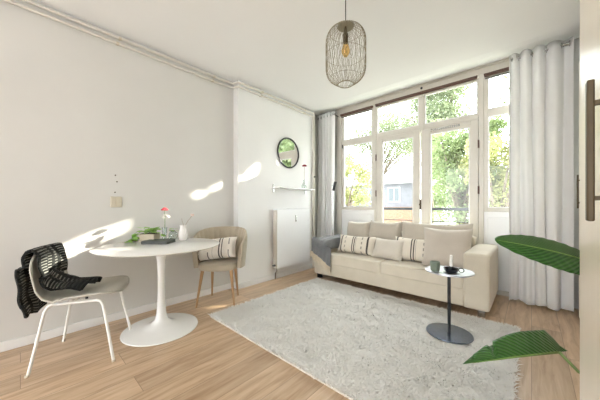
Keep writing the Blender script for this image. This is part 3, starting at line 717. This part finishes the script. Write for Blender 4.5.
for j in range(nv):
    for i in range(nu):
        a = j*W_+i; fs += [(a, a+1, a+W_+1, a+W_), (O+a, O+a+W_, O+a+W_+1, O+a+1)]
for i in range(nu):
    a = nv*W_+i; fs += [(a, a+1, O+a+1, O+a)]; fs += [(i, O+i, O+i+1, i+1)]
for j in range(nv):
    a = j*W_; fs += [(a, a+W_, O+a+W_, O+a)]; a += nu; fs += [(a, O+a, O+a+W_, a+W_)]
bk.add(vs, fs).obj('backrest', 'tub', t, angle=50)
for sx_, sy_, tx_, ty_ in ((-.20, .185, -.15, .13), (.20, .185, .15, .13), (-.155, -.185, -.13, -.13), (.155, -.185, .13, -.13)):
    MB().tube([(sx_, sy_, 0), ((sx_+tx_)/2, (sy_+ty_)/2, .2), (tx_, ty_, .40)], [.009, .014, .019], 14).obj('leg', 'oak', t)
o = softbox(.46, .14, .25, .5, pinch=.06).obj('throw_pillow', 'stripe2', None, angle=80)
o.location = (-2.575, 1.445, .485); o.rotation_euler = (R(-34), R(-7), R(38)); tag(o, 'cream pillow with bold black stripes lying in tub chair', 'pillow')

# ---------------------------------------------------------------- cabinets at the right
def handle(t, x, y, z0, z1):
    h = MB().box(x-.012, x+.0, y-.011, y+.011, z0, z1).obj('handle', 'bronze', t, bevel=.003)
    for z in (z0+.05, z1-.05): MB().box(x-.002, x+.03, y-.006, y+.006, z-.005, z+.005).obj('handle_post', 'bronze', h)
t = thing('tall_cabinet', 'tall cream cabinet cut off by the right picture edge', 'cabinet', (.125, 1.3, 0))
MB().box(.02, .58, -1.0, .02, 0, 2.45).obj('cabinet_body', 'cab', t, bevel=.003)
MB().box(0, .018, -.49, .02, .012, 2.44).obj('cabinet_door', 'cab', t, bevel=.003)
MB().box(0, .018, -1.0, -.494, .012, 2.44).obj('cabinet_door', 'cab', t, bevel=.003)
handle(t, -.024, -.460, 1.045, 1.352)
t = thing('wardrobe', 'built-in cream wardrobe beyond the plant, next to right curtain', 'wardrobe', (.335, 3.1, 0))
MB().box(.02, .60, -.58, .50, 0, 2.45).obj('wardrobe_body', 'cab', t, bevel=.003)
MB().box(0, .018, -.58, -.02, .012, 2.44).obj('wardrobe_door', 'cab', t, bevel=.003)
MB().box(0, .018, -.016, .50, .012, 2.44).obj('wardrobe_door', 'cab', t, bevel=.003)
handle(t, -.024, .24, 1.05, 1.35)

# ---------------------------------------------------------------- big-leaved plant behind the cabinet
PX, PY = .50, 1.86
t = thing('banana_plant', 'large-leaved green plant reaching out from behind the tall cabinet', 'plant', (PX, PY, 0))
MB().lathe([(0, 0), (.11, 0), (.14, .30), (.145, .31), (.128, .31), (.122, .27), (0, .27)], n=32).obj('pot', 'pot', t)
MB().lathe([(0, .262), (.123, .262), (.123, .275), (0, .28)], n=24).obj('soil', 'soil', t)
def bigleaf(base, tip, wv, w, droop, name, petiole, prof_='long', notch=()):
    base, tip, wv = Vector(base)-Vector((PX, PY, 0)), Vector(tip)-Vector((PX, PY, 0)), Vector(wv).normalized()
    ax = tip-base; nrm = ax.cross(wv).normalized()
    if nrm.z < 0: nrm = -nrm
    def f(u, v):
        a = 2*u-1
        ww = (math.sin(PI*min(1, v**.8*.985+.015)))**.55 if prof_ == 'long' else (1-max(0, (.06-v)/.06)**2)**.5*(1-max(0, (v-.32)/.68)**2)
        wid = w*ww
        for (side, vn, dp) in notch:
            if a*side > .2: wid *= 1-dp*max(0, 1-abs(v-vn)/.03)
        if prof_ == 'ban': v -= .10*abs(a)**1.6*(1-v)
        if prof_ == 'ban' and a < 0: p = base+ax*v+wv*(-a*wid*.75)-nrm*(.05*abs(a)*ww); return p
        p = base+ax*v+wv*(a*wid)+nrm*(droop*4*v*(1-v)-.22*w*abs(a)**1.5*ww*(1)+.0015*math.sin(v*60+abs(a)*9)*abs(a))
        return p
    o = MB().grid(f, 16, 90).obj(name, 'bigleaf', t, solid=.0015, angle=180)
    MB().tube([f(.5, v/12)-nrm*.004 for v in range(12)], [.006-.0004*k for k in range(12)], 6).obj('midrib', 'stem', o)
    MB().tube([Vector(p)-Vector((PX, PY, 0)) for p in petiole]+[base], .0065, 8).obj('petiole', 'stem', t)
LEAF1 = dict(base=(.25, 1.77, .80), tip=(-.114, 1.356, .932), wv=(-.35, .35, .72), w=.078)
LEAF2 = dict(base=(.095, 1.681, .399), tip=(-.209, 1.229, .424), wv=(-.42, .42, .75), w=.098)
bigleaf(LEAF1['base'], LEAF1['tip'], LEAF1['wv'], LEAF1['w'], .02, 'leaf', [(PX, PY, .27), (.46, 1.86, .6), (.36, 1.83, .76)])
bigleaf(LEAF2['base'], LEAF2['tip'], LEAF2['wv'], LEAF2['w'], .03, 'leaf', [(PX, PY, .27), (.40, 1.84, .33), (.22, 1.75, .285), (.158, 1.70, .325)], 'ban', ((1, .72, .6), (1, .93, .5)))

# ---------------------------------------------------------------- outside
GZ = -3.2
struct(MB().box(-60, 40, YW+1.3, 80, GZ-.1, GZ).obj('ground', 'grass', smooth=False))
bal = thing('balcony', 'concrete balcony with dark metal railing outside the doors', 'balcony', (-1.2, YW+.2, 0))
MB().box(-1.6, 1.3, .0, .95, -.18, -.03).obj('balcony_floor', 'slab', bal)
MB().box(-1.6, 1.3, .90, .94, .985, 1.035).obj('top_rail', 'dark', bal, bevel=.004)
MB().box(-1.6, 1.3, .905, .93, .08, .11).obj('bottom_rail', 'dark', bal)
for z in (.78, .55, .32): MB().box(-1.6, 1.3, .910, .926, z, z+.016).obj('middle_rail', 'dark', bal)
for x in (-1.59, 1.27): MB().box(x, x+.03, .90, .94, -.03, .99).obj('railing_post', 'dark', bal)
# pale house across the garden
hx0, hx1, hy = -19.0, -7.6, 24.0
hs = thing('house', 'pale rendered house with grey roof seen through left door', 'house', ((hx0+hx1)/2, hy, GZ)); hw = (hx1-hx0)/2
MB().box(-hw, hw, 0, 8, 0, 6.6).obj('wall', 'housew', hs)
MB().box(-hw-.15, hw+.15, -.35, .0, .0, 4.1).obj('brick_extension', 'brick', hs)
MB().add([(-hw-.4, -.4, 6.5), (hw+.4, -.4, 6.5), (hw+.4, 4, 9.3), (-hw-.4, 4, 9.3), (-hw-.4, 8.4, 6.5), (hw+.4, 8.4, 6.5), (-hw-.4, -.4, 6.3), (hw+.4, -.4, 6.3), (hw+.4, 8.4, 6.3), (-hw-.4, 8.4, 6.3)],
         [(0, 1, 2, 3), (3, 2, 5, 4), (6, 7, 1, 0), (9, 4, 5, 8), (0, 3, 4, 9, 6), (1, 7, 8, 5, 2), (6, 9, 8, 7)]).obj('roof', 'roofw', hs, smooth=False)
for x in (-4.6, -2.6, -.4, 1.6, 3.6):
    w_ = MB().box(x-.6, x+.6, -.05, .02, 4.55, 6.0).obj('window', 'roofw', hs)
    MB().box(x-.48, x-.05, -.07, -.05, 4.67, 5.88).box(x+.05, x+.48, -.07, -.05, 4.67, 5.88).obj('pane', 'housed', w_)
def tree(label, x, y, h, cr, cz, leafm, nleaf, seed, sz, blobs=10, clear=None, flat=1.0, group='trees behind the windows', shift=0):
    rnd = random.Random(seed); t = thing('tree', label, 'tree', (x, y, GZ), 0, group)
    top = cz-GZ
    tr = MB().tube([(0, 0, 0), (.1, .05, top*.4), (-.05, 0, top*.75), (.05, .1, top)], [.022*cr+.05, .02*cr+.04, .012*cr+.03, .03], 10)
    cen = []
    for k in range(blobs):
        a = rnd.uniform(0, 2*PI); r_ = cr*rnd.uniform(.15, .8); zz = top+rnd.uniform(-1, 1)*cr*.7*flat
        p = (shift+r_*math.cos(a), r_*math.sin(a), zz); cen.append((p, cr*rnd.uniform(.28, .5)))
        if clear and True: continue
        tr.tube([(0, 0, top*.55+rnd.uniform(0, .3)*top), (p[0]*.5, p[1]*.5, (top*.7+zz)/2), p], [.06, .04, .012], 6)
    tr.obj('trunk', 'bark', t)
    vs = []; fs = []
    for i in range(nleaf):
        p, r_ = cen[rnd.randrange(len(cen))]
        d = Vector((rnd.gauss(0, 1), rnd.gauss(0, 1), rnd.gauss(0, .8))).normalized()*r_*rnd.random()**.45
        c = Vector(p)+d
        if clear and clear(c+Vector((x, y, GZ))): continue
        n = Vector((rnd.gauss(0, 1), rnd.gauss(0, 1), rnd.gauss(0, 1)+.6)).normalized(); a = n.orthogonal().normalized()
        a.rotate(Matrix.Rotation(rnd.uniform(0, 6.28), 3, n)); b2 = n.cross(a); s_ = sz*rnd.uniform(.6, 1.3)
        q4 = [c-a*s_, c+b2*s_*.45, c+a*s_, c-b2*s_*.45]
        if clear and any(clear(q+Vector((x, y, GZ))) for q in q4): continue
        o = len(vs); vs += q4; fs.append((o, o+1, o+2, o+3))
    m_ = MB(); m_.v = [tuple(v) for v in vs]; m_.f = fs; m_.obj('foliage', leafm, t, smooth=False)
    return t
tree('yellow green tree seen through the left tall window', -7.6, 12.0, 0, 1.5, 2.2, 'leaf1', 5200, 1, .07, 10)
tree('pale tall tree behind the left door and its transom', -8.2, 17.5, 0, 3.4, 6.2, 'leaf3', 14000, 2, .08, 24, flat=.6)
tree('full green tree filling the right door view', -1.85, 10.5, 0, 1.35, 2.2, 'leaf2', 16000, 3, .065, 24, flat=1.7)
tree('yellow green tree seen through the narrow right window', -.75, 9.2, 0, 1.0, 1.7, 'leaf1', 10000, 4, .055, 18, flat=1.5)
tree('pale airy tree rising behind the right transom window', -4.2, 15.5, 0, 2.4, 6.2, 'leaf3', 14000, 5, .08, 24)
tree('distant green tree right of the pale house', -3.6, 22.0, 0, 2.9, 2.6, 'leaf2', 9000, 8, .13, 16)
tree('distant green tree left of the pale house', -20.5, 29.0, 0, 4.0, 5.0, 'leaf3', 8000, 9, .2, 16)
# unseen trees added right of the view; their leaf gaps shape the sun patches
SD = Vector((-1.0, -1.65, -.74))
def win_hit(p):
    k = (YW-p.y)/SD.y; q = p+SD*k; return q.x, q.z
def gap(p):
    x, z = win_hit(p)
    for a, b, zc, hz in ((-1.06, -.05, 2.32, .075), (-1.44, -1.335, 2.32, .09), (-1.585, -1.485, 2.34, .08), (-1.80, -1.645, 2.33, .085), (-2.045, -1.85, 2.335, .08)):
        taper = 1-.55*max(0, (-.6-x)/.46) if b > -.1 else 1
        if a < x < b and abs(z-zc) < hz*taper: return True
    for cx_, cz_, rx_, rz_ in ((-.98, 1.78, .055, .05), (-.97, 1.14, .13, .05), (-.60, 1.07, .09, .045), (-.80, 1.42, .05, .03), (-.30, 1.5, .05, .05), (-.75, 1.95, .03, .03)):
        if ((x-cx_)/rx_)**2+((z-cz_)/rz_)**2 < 1: return True
    return False
tree('added unseen leafy tree right of the view shaping the sunlight', 5.2, 9.6, 0, 2.6, 4.3, 'leaf2', 34000, 12, .10, 30, gap, .8, shift=-2.7)
tree('second added unseen leafy tree right of the view shaping the sunlight', 7.6, 12.5, 0, 2.8, 6.0, 'leaf2', 26000, 13, .12, 22, gap, .8, shift=-3.0)

SKY_F, SKY_B = 10.0, 6.5
# ---------------------------------------------------------------- light
sc = bpy.context.scene
w = bpy.data.worlds.new('World'); sc.world = w; w.use_nodes = True; nt = w.node_tree; bg = nt.nodes['Background']
tc = N(nt, 'ShaderNodeTexCoord'); s = N(nt, 'ShaderNodeSeparateXYZ'); nt.links.new(tc.outputs['Generated'], s.inputs[0])
c = ramp(nt, s.outputs[2], [(0.0, (.90, .935, .98)), (.35, (.90, .945, .99)), (1, (.88, .935, .99))]); nt.links.new(c, bg.inputs['Color'])
mr = N(nt, 'ShaderNodeMapRange'); mr.inputs['From Min'].default_value = .1; mr.inputs['From Max'].default_value = -.5   # brighter open sky behind the camera
mr.inputs['To Min'].default_value = SKY_F; mr.inputs['To Max'].default_value = SKY_B
nt.links.new(s.outputs[1], mr.inputs['Value']); nt.links.new(mr.outputs[0], bg.inputs['Strength'])
sun = bpy.data.lights.new('sun', 'SUN'); sun.energy = 13.0; sun.angle = R(.25); sun.color = (1.0, .93, .80)
so = bpy.data.objects.new('sun', sun); C.objects.link(so); so.rotation_euler = SD.to_track_quat('-Z', 'Y').to_euler(); so.location = (3, 8, 8)

# ---------------------------------------------------------------- camera
cam = bpy.data.cameras.new('camera'); co = bpy.data.objects.new('camera', cam); C.objects.link(co); sc.camera = co
cam.sensor_width = 36; cam.lens = 254.4/600*36; cam.shift_y = 5.1/600; cam.clip_start = .02; cam.clip_end = 300
co.location = (0, 0, 1.08); co.rotation_euler = (R(90), 0, .7382)
sc.view_settings.view_transform = 'Standard'; sc.view_settings.look = 'None'; sc.view_settings.gamma = 1; sc.view_settings.exposure = .52
sc.view_settings.use_curve_mapping = False
